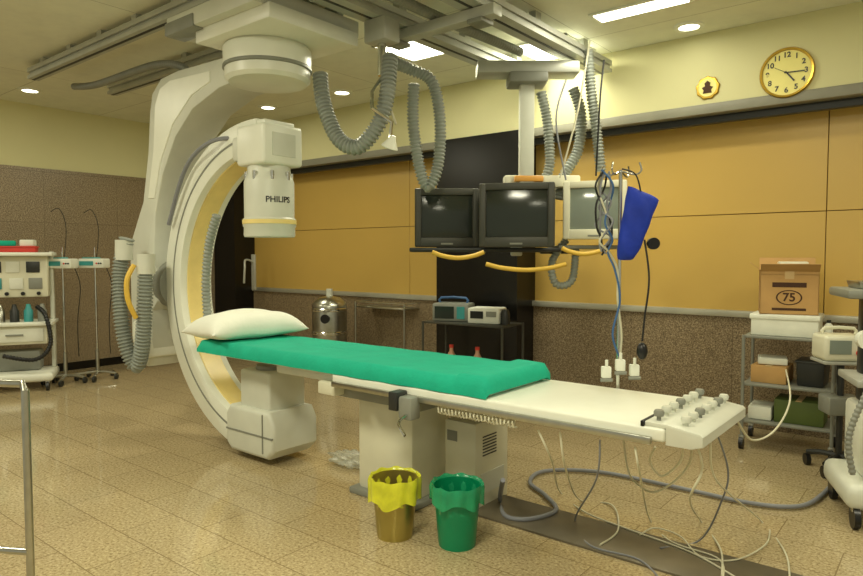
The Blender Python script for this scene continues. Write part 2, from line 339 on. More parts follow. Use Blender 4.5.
# ------------------------------------------------------------ table
tb=thing('catheterization_table','long white patient table on a cream pedestal with a knobbed end panel','patient table',(-2.55,2.98,0))
MB().b2(-2.84,-2.40,2.8,3.16,.03,.66,.025).build('pedestal',cream,tb,True)
MB().b2(-2.88,-2.36,2.76,3.2,0,.04,.01).build('base_plate',greyp,tb,True)
MB().b2(-2.92,-2.25,2.7,3.2,.6,.68,.02).build('slide_carriage',greyp,tb,True)
MB().b2(-2.85,-.9,2.6,3.27,.70,.757,.012,3).build('table_frame',white,tb,True)
MB().b2(-2.83,-.95,2.575,2.6,.69,.72,.004).build('side_rail',steel,tb,True)
MB().b2(-2.83,-.95,3.27,3.295,.69,.72,.004).build('side_rail',steel,tb,True)
MB().b2(-2.8,-.98,2.75,3.12,.655,.70,.01).build('underframe',greyp,tb,True)
top=[(-4.3,2.72),(-4.38,2.82),(-4.38,3.05),(-4.3,3.15),(-4.0,3.22),(-1.85,3.22),(-1.80,3.18),(-1.80,2.67),(-1.85,2.63),(-4.0,2.63)]
MB().prism(top,'z',.747,.775,.008,2).build('tabletop',white,tb,True)
MB().b2(-3.45,-2.85,2.66,3.18,.69,.747,.015).build('head_support',offw,tb,True)
MB().b2(-3.0,-2.85,2.62,2.72,.62,.7,.012).build('lock_block',cream,tb,True)
MB().b2(-2.26,-2.17,2.52,2.6,.60,.72,.012).build('rail_clamp',greyp,tb,True)
MB().b2(-2.32,-2.26,2.51,2.6,.64,.74,.008).build('clamp_jaw',dark,tb,True)
MB().tube([(-2.2,2.52,.63),(-2.2,2.46,.6),(-2.14,2.44,.55)],.008,8).build('clamp_lever',chrome,tb,True)
cp=MB().prism([(-.985,.757),(-.985,.775),(-.90,.775),(-.765,.755),(-.755,.745),(-.755,.705),(-.80,.69),(-.90,.69),(-.90,.757)],'y',2.61,3.26,.004,2).build('control_panel',offw,tb,True)
MB().b2(-1.0,-.985,2.6,3.27,.755,.778,.003).build('panel_lip',black,cp,True)
for i in range(7):
    for j in range(2):
        x=-.945+.105*j; y=2.66+.09*i+.015*j
        z0=.774 if j==0 else .760
        MB().lathe([(.009,z0),(.009,z0+.02),(.019,z0+.02),(.022,z0+.035),(.017,z0+.045),(0,z0+.045)],(x,y,0),14).build('knob',(offw if (i+j)%3 else greyp),cp,True)
cpts=[(-2.05+.0042*k, 2.60+.02*math.cos(k*1.2), .668+.02*math.sin(k*1.2)) for k in range(110)]
MB().tube(cpts,.005,6,sm=1).build('coiled_lead',cabw,tb,True)
# mattress
mm=MB(); nx,ny=110,24; x0,x1,y0,y1=-4.28,-1.76,2.6,3.24
def mz(u,v):
    e=min(u*2.5,(1-u)*2.5); s=min(v,1-v)*.62
    return .768+.078*(1-math.exp(-((s+.004)/.010)))*(1-math.exp(-(e+.006)/.009))+.0018*math.sin(u*47+v*5)*math.sin(v*9+u*3)+(.016 if u>.925 else 0)-.003*math.exp(-((u-.55)/.005)**2)-.0025*math.exp(-((v-.5)/.02)**2)
g=[[mm.bm.verts.new((x0+(x1-x0)*i/nx,(y0+(y1-y0)*j/ny)+(.003*math.sin(i*.5) if j in(0,ny) else 0),mz(i/nx,j/ny))) for j in range(ny+1)] for i in range(nx+1)]
bt=[[mm.bm.verts.new((v.co.x,v.co.y,.759 if j in (0,ny) else .777)) for j,v in enumerate(row)] for row in g]
for i in range(nx):
    for j in range(ny):
        mm.bm.faces.new((g[i][j],g[i+1][j],g[i+1][j+1],g[i][j+1])); mm.bm.faces.new((bt[i][j],bt[i][j+1],bt[i+1][j+1],bt[i+1][j]))
for i in range(nx):
    for j in (0,ny): mm.bm.faces.new((g[i][j],g[i+1][j],bt[i+1][j],bt[i][j]))
for j in range(ny):
    for i in (0,nx): mm.bm.faces.new((g[i][j],g[i][j+1],bt[i][j+1],bt[i][j]))
tag(mm.build('mattress',teal,ang=60),'long thin mattress under a bright green cloth on the patient table','mattress')
# pillow
pm=MB(); n=32; L1,L2=.54,.76
def pil(u,v,sg):
    a=abs(2*u-1);b=abs(2*v-1); hh=.10*((1-a**3.2)*(1-b**3.2))**.5
    x=(u-.5)*L1*(1-.08*(1-(2*v-1)**2)*(a**4)); y=(v-.5)*L2*(1-.06*(1-(2*u-1)**2)*(b**4))
    wr_=.008*math.sin(14*v+3*u)*max(0,a-.4)+.007*math.sin(11*u+6*v)*(1-a)*(1-b)*2
    return (x,y,.10+sg*hh+wr_-.03*b*b*b-.02*a*a*a)
for sg in (1,-1):
    gg=[[pm.bm.verts.new(pil(i/n,j/n,sg)) for j in range(n+1)] for i in range(n+1)]
    for i in range(n):
        for j in range(n): pm.bm.faces.new((gg[i][j],gg[i+1][j],gg[i+1][j+1],gg[i][j+1]))
bmesh.ops.remove_doubles(pm.bm,verts=pm.bm.verts,dist=.0005)
bmesh.ops.transform(pm.bm,matrix=Matrix.Translation((-4.15,2.93,.845))@Matrix.Rotation(R(-8),4,'Z')@Matrix.Rotation(R(-2),4,'Y'),verts=pm.bm.verts)
tag(pm.build('pillow',pillowm,ang=80),'plump white pillow on the head end of the green mattress','pillow')
# under-table box
bx=thing('control_box','cream metal cabinet with vents on the floor under the table','cabinet',(-2.21,3.17,0))
MB().b2(-.11,.11,-.17,.17,.0,.50,.01).build('body',cream,bx)
m=MB()
for k in range(7): m.b2(.108,.113,-.1,.04,.3+.018*k,.307+.018*k)
m.build('vent',dark,bx); m=MB()
for k in range(6): m.b2(-.08,.08,-.173,-.168,.06+.018*k,.067+.018*k)
m.build('vent',dark,bx)
MB().b2(-.09,-.02,-.174,-.168,.38,.44).build('socket_plate',greyp,bx)
MB().b2(.108,.114,-.12,.12,.08,.2).build('side_panel',offw,bx)
struct('trim_7',MB().b2(-2.3,-.4,2.95,3.3,0,.012,.003),platem)
# buckets
def bucket(px,py,mb_,ml,label,ph,zl):
    p=atz(px,py,0); t=thing('waste_bucket',label,'bucket',(p.x,p.y,0),0,'waste buckets under the table')
    MB().openlathe([(0,0.004),(.09,.004),(.092,.0),(.096,.03),(.118,.29),(.126,.292),(.126,.305),(.116,.305),(.092,.02),(0,.018)],(0,0,0),36).build('tub',mb_,t)
    m=MB(); nn=64; rows=[(.108,.18),(.112,.26),(.122,.312),(.132,.318),(.136,.30),(.134,.25),(.134,zl)]
    rg=[[m.bm.verts.new((r*(1+(.012+.006*i)*math.sin(k*1.1+i*.3+ph))*math.cos(2*PI*k/nn),r*(1+(.012+.006*i)*math.sin(k*1.1+i*.3+ph))*math.sin(2*PI*k/nn),z+(.018*math.sin(k*.45+ph) if i==6 else .004*math.sin(k*.9+ph)))) for k in range(nn)] for i,(r,z) in enumerate(rows)]
    for a,b in zip(rg,rg[1:]):
        for k in range(nn): m.bm.faces.new((a[k],a[(k+1)%nn],b[(k+1)%nn],b[k]))
    m.build('liner',ml,t,ang=80)
    return t
bucket(395,535,yellow,liner,'dull metal bucket with a bright yellow plastic liner, left of the green one',0,.19)
bucket(457,544,greenb,linerw,'green plastic bucket with a plastic liner, right of the yellow-lined one',2,.225)
# plastic film
pp=atz(352,466,0); m=MB(); bmesh.ops.create_icosphere(m.bm,subdivisions=4,radius=1)
for v in m.bm.verts:
    k=1+.25*math.sin(v.co.x*7+v.co.y*5)*math.sin(v.co.y*9+v.co.z*4)+random.uniform(-.05,.05)
    v.co=Vector((pp.x+v.co.x*.18*k,pp.y+v.co.y*.10*k,.05+v.co.z*.045*k))
tag(m.build('plastic_bag',film,ang=20),'crumpled clear plastic bag lying on the floor left of the pedestal','plastic bag')
# ------------------------------------------------------------ monitor boom
cp0=atd(526,180,5.55); bx_,by_=cp0.x,cp0.y
ms=thing('monitor_boom','cream ceiling boom with column and shelf holding three monitors','monitor boom',(bx_,by_,1.45),YAW)
MB().b2(-.42,.42,-.12,.12,1.5,1.6,.015).build('carriage',alu,ms)
MB().b2(-.16,.16,-.14,.14,1.42,1.51,.02).build('carriage_plate',greyp,ms)
MB().b2(-.06,.06,-.05,.05,.6,1.46,.012).build('column',offw,ms)
MB().b2(-.18,.46,.0,.14,.58,.68,.015).build('top_bracket',cream,ms)
MB().b2(-.1,.14,-.06,.0,.62,.67,.01).build('brake_handle',M('orange_plastic',(222,160,70),.4),ms)
MB().b2(-.05,.05,.55,.65,.0,.62,.015).build('rear_post',offw,ms)
MB().b2(-.04,.04,.1,.6,.6,.66,.01).build('rear_arm',offw,ms)
MB().b2(-.98,.28,-.1,.6,.035,.07,.01).build('monitor_shelf',dark,ms)
MB().b2(.26,.95,-.1,.4,.06,.09,.01).build('side_shelf',greyp,ms)
MB().b2(.2,.5,.42,.5,.02,.06,.01).build('shelf_bracket',dark,ms)
def grip(px0,px1,py,d):
    a=atd(px0,py,d);b=atd(px1,py,d);c=atd((px0+px1)/2,py+6,d)
    MB().tube([a,a*.8+b*.2+Vector((0,0,-.03)),c,a*.2+b*.8+Vector((0,0,-.03)),b],.018,10).build('grip_handle',ygrip,ms,True)
grip(432,484,252,5.2); grip(486,566,264,5.1); grip(562,606,248,5.1)
def crt(name,label,px,py,d,w,h,rz,bm_,sm,group=None):
    p=atd(px,py,d); t=thing(name,label,'monitor',p,rz,group)
    b=.056; bb=.08
    m=MB(); m.b2(-w/2,-w/2+b,0,.13,0,h,.012,3); m.b2(w/2-b,w/2,0,.13,0,h,.012,3); m.b2(-w/2+b-.012,w/2-b+.012,.003,.13,0,bb,.008); m.b2(-w/2+b-.012,w/2-b+.012,.003,.13,h-b,h,.008)
    m.build('bezel',bm_,t)
    m=MB(); W=w-2*b; Hh=h-b-bb; n=10
    gg=[[m.bm.verts.new((-W/2+W*i/n,.034-.026*(1-((2*i/n-1)**2+(2*j/n-1)**2)/2),bb+Hh*j/n)) for j in range(n+1)] for i in range(n+1)]
    for i in range(n):
        for j in range(n): m.bm.faces.new((gg[i][j],gg[i+1][j],gg[i+1][j+1],gg[i][j+1]))
    m.build('screen',sm,t)
    m=MB(); m.box((0,0,0),(w-.03,h-.03,.42),.02,rot=Matrix.Rotation(-PI/2,3,'X'),taper=(.7,.7)); bmesh.ops.transform(m.bm,matrix=Matrix.Translation((0,.12+.21,h/2)),verts=m.bm.verts); m.build('rear_housing',bm_,t)
    MB().b2(-.05,.05,-.003,.004,.02,.034).build('button_strip',greyp,t)
    return t
crt('crt_monitor','black crt monitor at the left end of the boom shelf',447,247,5.5,.54,.49,YAW+.02,bez,glass,'black crt monitors')
crt('crt_monitor','larger black crt monitor below the boom column, middle of three',516,247,5.22,.60,.51,YAW-.22,bez,glass,'black crt monitors')
crt('crt_monitor','cream crt monitor at the right end of the boom shelf',594,239,5.3,.50,.47,YAW-.3,cream,glass2)
# hoses
hose([atd(320,74,4.75),atd(324,105,4.7),atd(338,138,4.65),atd(358,147,4.6),atd(378,125,4.55),atd(387,95,4.55),atd(390,55,4.6)],.05,'grey corrugated hose looping low beside the c-arm turntable')
hose([atd(414,84,5.2),atd(413,120,5.2),atd(419,165,5.2),atd(428,187,5.2),atd(438,165,5.2),atd(440,120,5.2),atd(432,82,5.2),atd(412,70,5.2),atd(392,62,5.1)],.042,'grey corrugated hose hanging in a narrow loop above the left black monitor')
hose([atd(588,50,5.5),atd(591,90,5.5),atd(597,135,5.5),atd(601,172,5.5)],.04,'grey corrugated hose dropping straight behind the cream monitor')
hose([atd(541,92,5.6),atd(547,120,5.6),atd(550,160,5.6),atd(546,178,5.6)],.04,'short grey corrugated hose just right of the boom column')
hose([atd(573,88,5.7),atd(581,115,5.7),atd(578,150,5.7),atd(564,176,5.7),atd(558,200,5.7)],.044,'grey corrugated hose curving between boom column and straight hose')
hose([atd(566,240,5.65),atd(552,262,5.6),atd(556,284,5.6),atd(572,280,5.6),atd(576,246,5.65)],.03,None,ms)
for i,(pa,pb_,pc) in enumerate([((590,40),(578,110),(560,178)),((566,80),(556,120),(566,180)),((604,60),(600,100),(596,176))]):
    tag(MB().tube([atd(*pa,5.45),atd(*pb_,5.4),atd(*pc,5.45)],.008,6).build('cable',[cabw,cabg,cabk][i]),['thin cream cable hanging beside the boom column hoses','thin grey cable hanging beside the boom column','thin black cable hanging by the straight hose'][i],'cable','cables by the monitor boom')
# small lamp arm on rail
q=atd(382,60,4.62)
sl=thing('spot_lamp','small jointed ceiling spotlight with thin arms hanging near the hose loop','lamp',(q.x,q.y,2.72))
MB().b2(q.x-.1,q.x+.1,q.y-.08,q.y+.08,2.92,3.08,.015).build('rail_trolley',alu,sl,True)
MB().cyl((q.x,q.y,2.7),(q.x,q.y,2.94),.03,n=16).build('stem',chrome,sl,True)
MB().tube([atd(383,75,4.62),atd(372,92,4.5),atd(372,108,4.45)],.012,8,sm=1).build('upper_arm',chrome,sl,True)
MB().tube([atd(372,108,4.45),atd(392,122,4.45),atd(390,138,4.45)],.012,8,sm=1).build('lower_arm',chrome,sl,True)
MB().tube([atd(380,40,4.62),atd(384,70,4.6),atd(388,100,4.6),atd(396,124,4.55)],.008,6).build('cable',cabw,sl,True)
a=atd(391,143,4.45); MB().lathe([(.0,.05),(.02,.05),(.03,.02),(.06,-.03),(.055,-.035),(0,-.02)],a,20,Matrix.Rotation(R(25),4,'Y')).build('lamp_head',white,sl,True)
# ------------------------------------------------------------ IV pole
P=aty(617,389,3.3); ix,iy=P.x,3.31
iv=thing('iv_pole','thin chrome drip pole with hooks clamped to the far side of the table','iv pole',(ix,iy,.60))
MB().cyl((0,0,0),(0,0,1.3),.010,n=12).build('pole',chrome,iv)
MB().b2(-.03,.03,-.03,.03,.06,.14,.008).build('clamp',dark,iv)
MB().tube([(-.10,0,1.33),(-.11,0,1.29),(-.08,0,1.27),(0,0,1.29),(.08,0,1.27),(.11,0,1.29),(.10,0,1.33)],.005,6).build('hook',chrome,iv)
MB().tube([(0,-.10,1.33),(0,-.11,1.29),(0,-.08,1.27),(0,0,1.29),(0,.08,1.27),(0,.11,1.29),(0,.10,1.33)],.005,6).build('hook',chrome,iv)
d0=3.42
for i,(px,py,lab) in enumerate([(606,372,'left'),(620,365,'middle'),(634,370,'right')]):
    p=atd(px,py,3.38)
    t=thing('pressure_transducer','small white transducer block clipped low on the drip pole, %s of three'%lab,'transducer',p,YAW,'transducers on the drip pole')
    MB().b2(-.024,.024,-.02,.015,-.03,.03,.006).build('body',foam,t)
    MB().cyl((0,-.01,.03),(0,-.01,.065),.008,n=10).build('stopcock',foam,t)
    MB().cyl((-.03,-.01,-.04),(.03,-.01,-.04),.010,n=10).build('connector',greyp,t)
cm=[cabg,cabg,cabk,cabw,cabg,cabb,cabg,cabk]
for i in range(8):
    pts=[atd(604+random.uniform(-4,6),172+random.uniform(-3,5),d0)]
    for py in (188,205,225,240): pts.append(atd(604+random.uniform(-9,9),py+random.uniform(-4,4),d0+random.uniform(-.03,.03)))
    pts.append(atd(610+random.uniform(-10,8),248+random.uniform(-4,8),d0))
    if i in (3,5): 
        for py in (270,300,335,362): pts.append(atd(616+random.uniform(-4,6),py,d0+random.uniform(-.02,.02)))
    tag(MB().tube(pts,.0055,6).build('patient_lead',cm[i]),['grey lead looped over the left hook of the drip pole','second grey lead looped short on the drip pole','black lead looped over the left hook of the drip pole','cream lead trailing down the drip pole','third grey lead hanging short from the drip pole hook','blue lead trailing down the drip pole','fourth grey lead hanging short from the drip pole hook','second black lead hanging short from the drip pole hook'][i],'cable','leads hung on the drip pole')
# pressure bag
pb=atd(635,224,3.36)
bg=thing('pressure_bag','bright blue pressure infusion bag hanging on the drip pole','pressure bag',(pb.x,pb.y,pb.z-.18),YAW)
m=MB(); n=22
def pbv(u,v,sg):
    U=2*u-1; V=2*v-1
    hh=.040*((1-abs(U)**3)*(1-abs(V)**4))**.55
    w=.056+.024*v; w*=(1-.25*max(0,-V)**4)
    return ((-.045+.085*v)+U*w, sg*hh+.005*math.sin(v*17+u*8), .17+.175*V*(1-.05*abs(U)**4) -.035*U*v)
for sg in (1,-1):
    gg=[[m.bm.verts.new(pbv(i/n,j/n,sg)) for j in range(n+1)] for i in range(n+1)]
    for i in range(n):
        for j in range(n): m.bm.faces.new((gg[i][j],gg[i+1][j],gg[i+1][j+1],gg[i][j+1]))
bmesh.ops.remove_doubles(m.bm,verts=m.bm.verts,dist=.0005); m.build('bag',bluem,bg,ang=80)
MB().tube([(.03,0,.33),(.0,0,.43),(-.07,0,.46)],.004,6).build('hanging_strap',cabk,bg)
MB().tube([(.05,0,.1),(.07,-.02,-.1),(.05,-.02,-.3),(.04,-.02,-.42)],.005,6).build('air_tube',cabk,bg)
MB().sph((.04,-.02,-.47),.028,(1,1,1.6)).build('squeeze_bulb',black,bg)
MB().cyl((.09,-.03,.08),(.09,0,.08),.030,n=20).build('pressure_gauge',black,bg)
# ------------------------------------------------------------ floor cables
def cable(pts,r,mat,label,grp=None,cat='cable'):
    return tag(MB().tube(pts,r,8,sm=8).build('cable',mat,ang=80),label,cat,grp)
g=lambda px,py,z=.016: atz(px,py,z)
cable([g(503,480,.3),g(500,500,.02),g(506,516,.02),g(530,519,.02),g(556,510,.02),g(545,495,.02),g(530,482,.02),g(545,471,.02),g(600,472,.02),g(680,488,.02),g(750,503,.02),g(800,506,.02),g(825,492,.02),g(838,474,.02)],.013,cabg,'thick grey power cable snaking over the floor from cabinet to right trolley')
cable([aty(538,430,2.62),aty(552,462,2.7),g(560,492),g(585,512),g(625,528),g(690,552),g(740,580)],.005,cabw,'cream cable drooping from the table side to the lower right floor')
cable([aty(560,432,2.62),aty(566,470,2.7),g(580,500),g(612,505),g(618,530),g(600,545)],.005,cabw,'cream cable curling in a short hook below the table')
cable([aty(635,447,2.62),aty(640,475,2.65),g(650,520),g(672,542),g(720,560),g(720,590)],.0045,cabw,'thin cream cable falling from the table near the end panel')
cable([(-.8,2.68,.70),atd(702,470,2.6),atd(690,500,2.7),g(700,520),g(720,548),g(722,576)],.005,cabw,'cream cable hanging from the control panel corner nearest the camera')
cable([(-.78,2.8,.70),atd(712,470,2.7),atd(725,490,2.8),g(760,520),g(785,552),g(790,585)],.0045,cabw,'cream cable arcing from the control panel to the right edge of floor')
cable([(-.78,3.2,.70),atd(752,440,3.2),atd(775,430,3.3),atd(790,400,3.6),atd(786,370,4.3)],.005,cabw,'cream cable slung between the control panel and the supply cart')
cable([aty(655,447,2.62),atd(650,462,2.75),atd(662,476,2.75),atd(680,462,2.7),(-.85,2.68,.70)],.005,cabw,'short cream cable loop under the table corner')
cable([(-.84,2.75,.70),atd(690,462,2.8),atd(676,480,2.85),atd(655,492,2.9),atd(640,486,3.0),atd(628,470,3.1),(-1.2,2.9,.66)],.005,cabw,'cream cable sagging in a wide loop below the table end')
cable([aty(600,440,2.62),aty(596,480,2.7),g(575,520),g(590,545),g(640,560),g(668,590)],.0045,cabg,'thin grey cable dropping from mid table side to the bottom floor edge')
cable([g(640,535),g(655,528),g(680,536),g(700,556),g(735,560),g(765,545),g(770,530)],.004,cabw,'loose cream cable lying in a curve on the floor cover plate')
cable([(-.82,3.0,.70),atd(728,470,3.0),atd(722,500,3.05),g(700,540),g(660,548)],.0045,cabg,'thin grey cable falling from the middle of the control panel')
# ------------------------------------------------------------ foreground frame
a=atd(25,384,2.2); b=a+Vector((-.85,-.5,0))
t=thing('tubular_rail_frame','polished steel tube frame standing in the left foreground','rail frame',(a.x,a.y,0))
zt=a.z
MB().tube([(a.x,a.y,.0),(a.x,a.y,zt-.02),(a.x-.01,a.y-.005,zt),(b.x,b.y,zt)],.013,12,sm=1).build('corner_tube',steel,t,True)
MB().tube([(b.x,b.y,0),(b.x,b.y,zt)],.013,12,sm=0).build('post',steel,t,True)
zl=atd(30,552,2.2).z
MB().tube([(a.x,a.y,zl),(b.x,b.y,zl)],.012,12,sm=0).build('lower_bar',steel,t,True)
# ------------------------------------------------------------ clock + plaque
c=aty(787,73,YB-.005); rr=.19
ck=thing('wall_clock','round yellow-faced wall clock with a gold rim above the yellow wall','clock',(c.x,YB,c.z))
RX=Matrix.Rotation(PI/2,4,'X')
MB().openlathe([(rr*.88,.015),(rr*.9,.032),(rr*.97,.036),(rr,.025),(rr,0),(rr*.88,0),(rr*.88,.015)],(0,0,0),48,RX).build('rim',gold,ck)
MB().lathe([(rr*.89,0),(rr*.89,.018),(0,.018)],(0,0,0),48,RX).build('face',clockf,ck)
for k in range(1,13):
    a=R(90-30*k); text(str(k),.054,black,'numeral',ck,Matrix.Translation((rr*.70*math.cos(a),-.0195,rr*.70*math.sin(a)))@RX,.001,None,.0014)
def hand(ang,l,w,nm):
    a=R(90-ang); m=MB(); m.box((0,0,0),(l,.003,w)); bmesh.ops.transform(m.bm,matrix=Matrix.Translation((0,-.024,0))@Matrix.Rotation(-a,4,'Y')@Matrix.Translation((l*.38,0,0)),verts=m.bm.verts); m.build(nm,black,ck)
hand(142,.10,.011,'hour_hand'); hand(92,.14,.008,'minute_hand'); hand(300,.11,.003,'second_hand')
c=aty(708,88,YB-.005)
pq=thing('wall_plaque','small round gold-edged ornament with a pale face left of the wall clock','wall ornament',(c.x,YB,c.z))
MB().lathe([(.092,0),(.092,.012),(.085,.02),(.068,.02),(.068,0)],(0,0,0),54,RX,.05).build('gold_border',gold,pq)
MB().lathe([(.072,0),(.072,.022),(0,.022)],(0,0,0),32,RX).build('pale_center',clockf,pq)
m=MB(); m.prism([(-.035,-.045),(.035,-.045),(.03,-.02),(.045,.0),(.02,.012),(.024,.036),(0,.055),(-.022,.036),(-.018,.012),(-.044,.002),(-.028,-.02)],'y',-.028,-.02,.002,1)
m.build('dark_relief',cardd,pq)
# ------------------------------------------------------------ left: anaesthesia trolley
def caster(x,y,t,r=.045,mat=dark):
    c_=MB().cyl((x-.015,y,r),(x+.015,y,r),r,n=20).build('caster',mat,t)
    MB().b2(x-.02,x+.02,y-.015,y+.015,r*1.5,r*2.3,.004).build('fork',steel,c_)
p=atz(20,388,0)
an=thing('anaesthesia_trolley','cream anaesthesia trolley with gauges and drawer by the left granite wall','medical trolley',(p.x,p.y,0),R(62))
MB().b2(-.36,.36,-.3,.25,.1,.2,.04,3).build('base',white,an)
for x in (-.3,.3):
    for y in (-.26,.2): caster(x,y,an,.05)
for x in (-1,1): MB().b2(x*.30,x*.34,.1,.2,.2,1.5,.008).build('side_frame',offw,an)
MB().b2(-.36,.36,-.25,.25,.70,.74,.01).build('worktop',white,an)
MB().b2(-.3,.3,-.2,.22,.5,.70,.01).build('drawer_box',cream,an)
dr=MB().b2(-.27,.27,-.215,-.2,.53,.67,.004).build('drawer',white,an)
MB().b2(-.08,.08,-.235,-.215,.6,.615).build('handle',greyp,dr)
MB().b2(-.3,.3,-.02,.22,1.0,1.45,.015).build('console',cream,an)
MB().b2(-.36,.36,-.15,.25,1.45,1.49,.01).build('top_shelf',white,an)
for k,(x,z,mt) in enumerate([(-.2,1.33,dark),(-.03,1.33,foam),(.16,1.33,dark),(-.2,1.15,tealp),(.0,1.15,foam),(.18,1.15,greyp)]):
    MB().b2(x-.065,x+.065,-.032,-.02,z-.06,z+.06,.004).build('gauge_panel',mt,an)
for k in range(4): MB().cyl((-.24+.15*k,-.045,1.04),(-.24+.15*k,-.02,1.04),.02,n=14).build('knob',black,an)
for k in range(5):
    MB().lathe([(.0,.74),(.045,.74),(.045,.86),(.03,.88),(.02,.93),(0,.93)],(-.27+.13*k,-.12,0),16).build('canister',[foam,steel,dark,tealp,greyp][k],an)
MB().tube([(.2,-.1,.9),(.3,-.25,.8),(.34,-.3,.5),(.2,-.33,.35),(-.1,-.3,.4)],.022,10,rib=.12,pitch=.03).build('breathing_hose',black,an)
MB().b2(-.22,.22,-.1,.15,.2,.42,.03).build('lower_canister',greyp,an)
def on(t,x,y,z): return rootm(t)@Vector((x,y,z))
q=on(an,.0,.0,1.491); t=thing('tray','red plastic tray on top of the anaesthesia trolley','tray',q,R(62)); MB().b2(-.22,.2,-.1,.1,0,.06,.01,).build('tub',redm,t); MB().b2(-.23,.21,-.11,.11,.05,.065,.004).build('rim',redm,t)
q=on(an,-.1,.02,1.557); tag(MB().box((q.x,q.y,q.z+.03),(.2,.1,.06),.015,rz=R(70)).build('folded_cloth',teal),'green folded cloth in the red tray on the trolley','cloth')
q=on(an,.12,-.02,1.557); tag(MB().box((q.x,q.y,q.z+.035),(.14,.1,.07),.012,rz=R(50)).build('supply_box',foam),'white supply packet in the red tray on the trolley','box')
# pump stands
def pump(px,py,label,rz):
    p=atz(px,py,0); t=thing('infusion_pump_stand',label,'infusion pump',(p.x,p.y,0),rz,'infusion pump stands by the left wall')
    for k in range(5):
        a=2*PI*k/5; l=MB().tube([(0,0,.09),(.12*math.cos(a),.12*math.sin(a),.085),(.22*math.cos(a),.22*math.sin(a),.07)],.016,8).build('foot',steel,t)
        MB().cyl((.22*math.cos(a)-.012,.22*math.sin(a),.035),(.22*math.cos(a)+.012,.22*math.sin(a),.035),.035,n=16).build('caster',dark,l)
    MB().cyl((0,0,.07),(0,0,1.55),.012,n=12).build('pole',chrome,t)
    MB().cyl((0,0,.07),(0,0,.35),.02,n=12).build('lower_sleeve',steel,t)
    MB().tube([(0,0,1.3),(.05,0,1.75),(-.02,0,1.98),(-.12,0,1.95)],.004,6).build('wire_hook',cabk,t)
    b=MB().b2(-.15,.15,-.1,.06,1.31,1.42,.015).build('pump_body',foam,t)
    MB().b2(-.13,.03,-.106,-.1,1.34,1.39).build('display',tealp,b)
    MB().b2(-.13,.08,-.05,-.02,1.42,1.435,.006).build('syringe',tealp,b)
    for q_ in range(3): MB().cyl((.07+.025*q_,-.106,1.365),(.07+.025*q_,-.1,1.365),.01,n=8).build('button',redm if q_==0 else dark,b)
    MB().tube([(.1,.05,1.33),(.15,.08,1.1),(.12,.06,.7),(.13,.05,.3)],.005,6).build('power_lead',cabk,t)
    return t
pump(66,383,'slim pump stand with teal screen, next to the anaesthesia trolley',R(38))
pump(98,379,'slim pump stand with teal screen, nearer the c-arm column',R(38))
# ------------------------------------------------------------ back items
p=atz(330,374,0)
dm=thing('steel_drum','brushed steel drum with a domed lid by the yellow wall','drum',(p.x,p.y,0))
MB().lathe([(.20,.1),(.21,.12),(.21,.84),(.2,.88),(.13,.94),(.05,.96),(0,.96)],(0,0,0),36).build('body',steel,dm)
MB().openlathe([(.21,.5),(.218,.51),(.218,.53),(.21,.54)],(0,0,0),36).build('band',chrome,dm)
MB().openlathe([(.21,.78),(.218,.79),(.218,.81),(.21,.82)],(0,0,0),36).build('band',chrome,dm)
MB().cyl((0,0,.96),(0,0,1.05),.04,n=16).build('lid_knob',offw,dm)
MB().cyl((.11,-.16,.7),(.13,-.195,.7),.055,n=20).build('round_badge',black,dm)
for k in range(4): caster(.14*math.cos(k*PI/2+.7),.14*math.sin(k*PI/2+.7),dm,.045)
MB().openlathe([(.18,.09),(.22,.09),(.22,.12),(.18,.12),(.18,.09)],(0,0,0),30).build('base_ring',dark,dm)
def cart(name,label,p,lx,ly,zs,rz,mt,rail_=True,cas=dark):
    t=thing(name,label,'cart',(p.x,p.y,0),rz); zt=zs[-1]
    for sx in (-1,1):
        for sy in (-1,1):
            MB().cyl((sx*lx/2,sy*ly/2,.1),(sx*lx/2,sy*ly/2,zt+(.05 if rail_ else 0)),.012,n=10).build('leg',mt,t)
            caster(sx*lx/2,sy*ly/2,t,.045,cas)
    for z in zs: MB().b2(-lx/2,lx/2,-ly/2,ly/2,z-.02,z,.005).build('shelf',mt,t)
    if rail_:
        for sy in (-1,1): MB().cyl((-lx/2,sy*ly/2,zt+.05),(lx/2,sy*ly/2,zt+.05),.006,n=8).build('guard_rail',mt,t)
        for sx in (-1,1): MB().cyl((sx*lx/2,-ly/2,zt+.05),(sx*lx/2,ly/2,zt+.05),.006,n=8).build('guard_rail',mt,t)
    return t
c1=cart('instrument_cart','bare stainless steel instrument cart between drum and black pillar',atz(392,374,0),.8,.45,(.25,.84),0,steel)
p=atz(472,402,0); c2=cart('equipment_cart','dark framed cart with devices in front of the black pillar',Vector((p.x,p.y,0)),.9,.42,(.2,.80),R(4),bez,False)
q=on(c2,-.22,.0,.801); t=thing('patient_monitor','small dark box-shaped monitor on the cart, left of white device','patient monitor',q,R(20))
MB().b2(-.19,.19,-.12,.13,0,.18,.02).build('body',greyp,t); MB().b2(-.16,.04,-.126,-.12,.03,.15).build('screen',glass,t); MB().tube([(-.14,0,.18),(-.13,0,.23),(.13,0,.23),(.14,0,.18)],.012,8,sm=2).build('handle',cabb,t)
MB().b2(.07,.15,-.126,-.12,.03,.15).build('key_panel',tealp,t)
q=on(c2,.17,.0,.801); t=thing('defibrillator','white box device with a dark display on the cart','medical device',q,R(15))
MB().b2(-.16,.16,-.12,.13,0,.15,.015).build('body',foam,t); MB().b2(-.13,.0,-.126,-.12,.05,.12).build('display',black,t); MB().b2(.03,.13,-.126,-.12,.07,.12).build('key_panel',greyp,t)
q=on(c2,.38,-.02,.801); tag(MB().lathe([(.0,0),(.045,0),(.045,.1),(.03,.14),(0,.14)],q,16).build('bottle',dark),'dark squat bottle at the right end of the equipment cart','bottle')
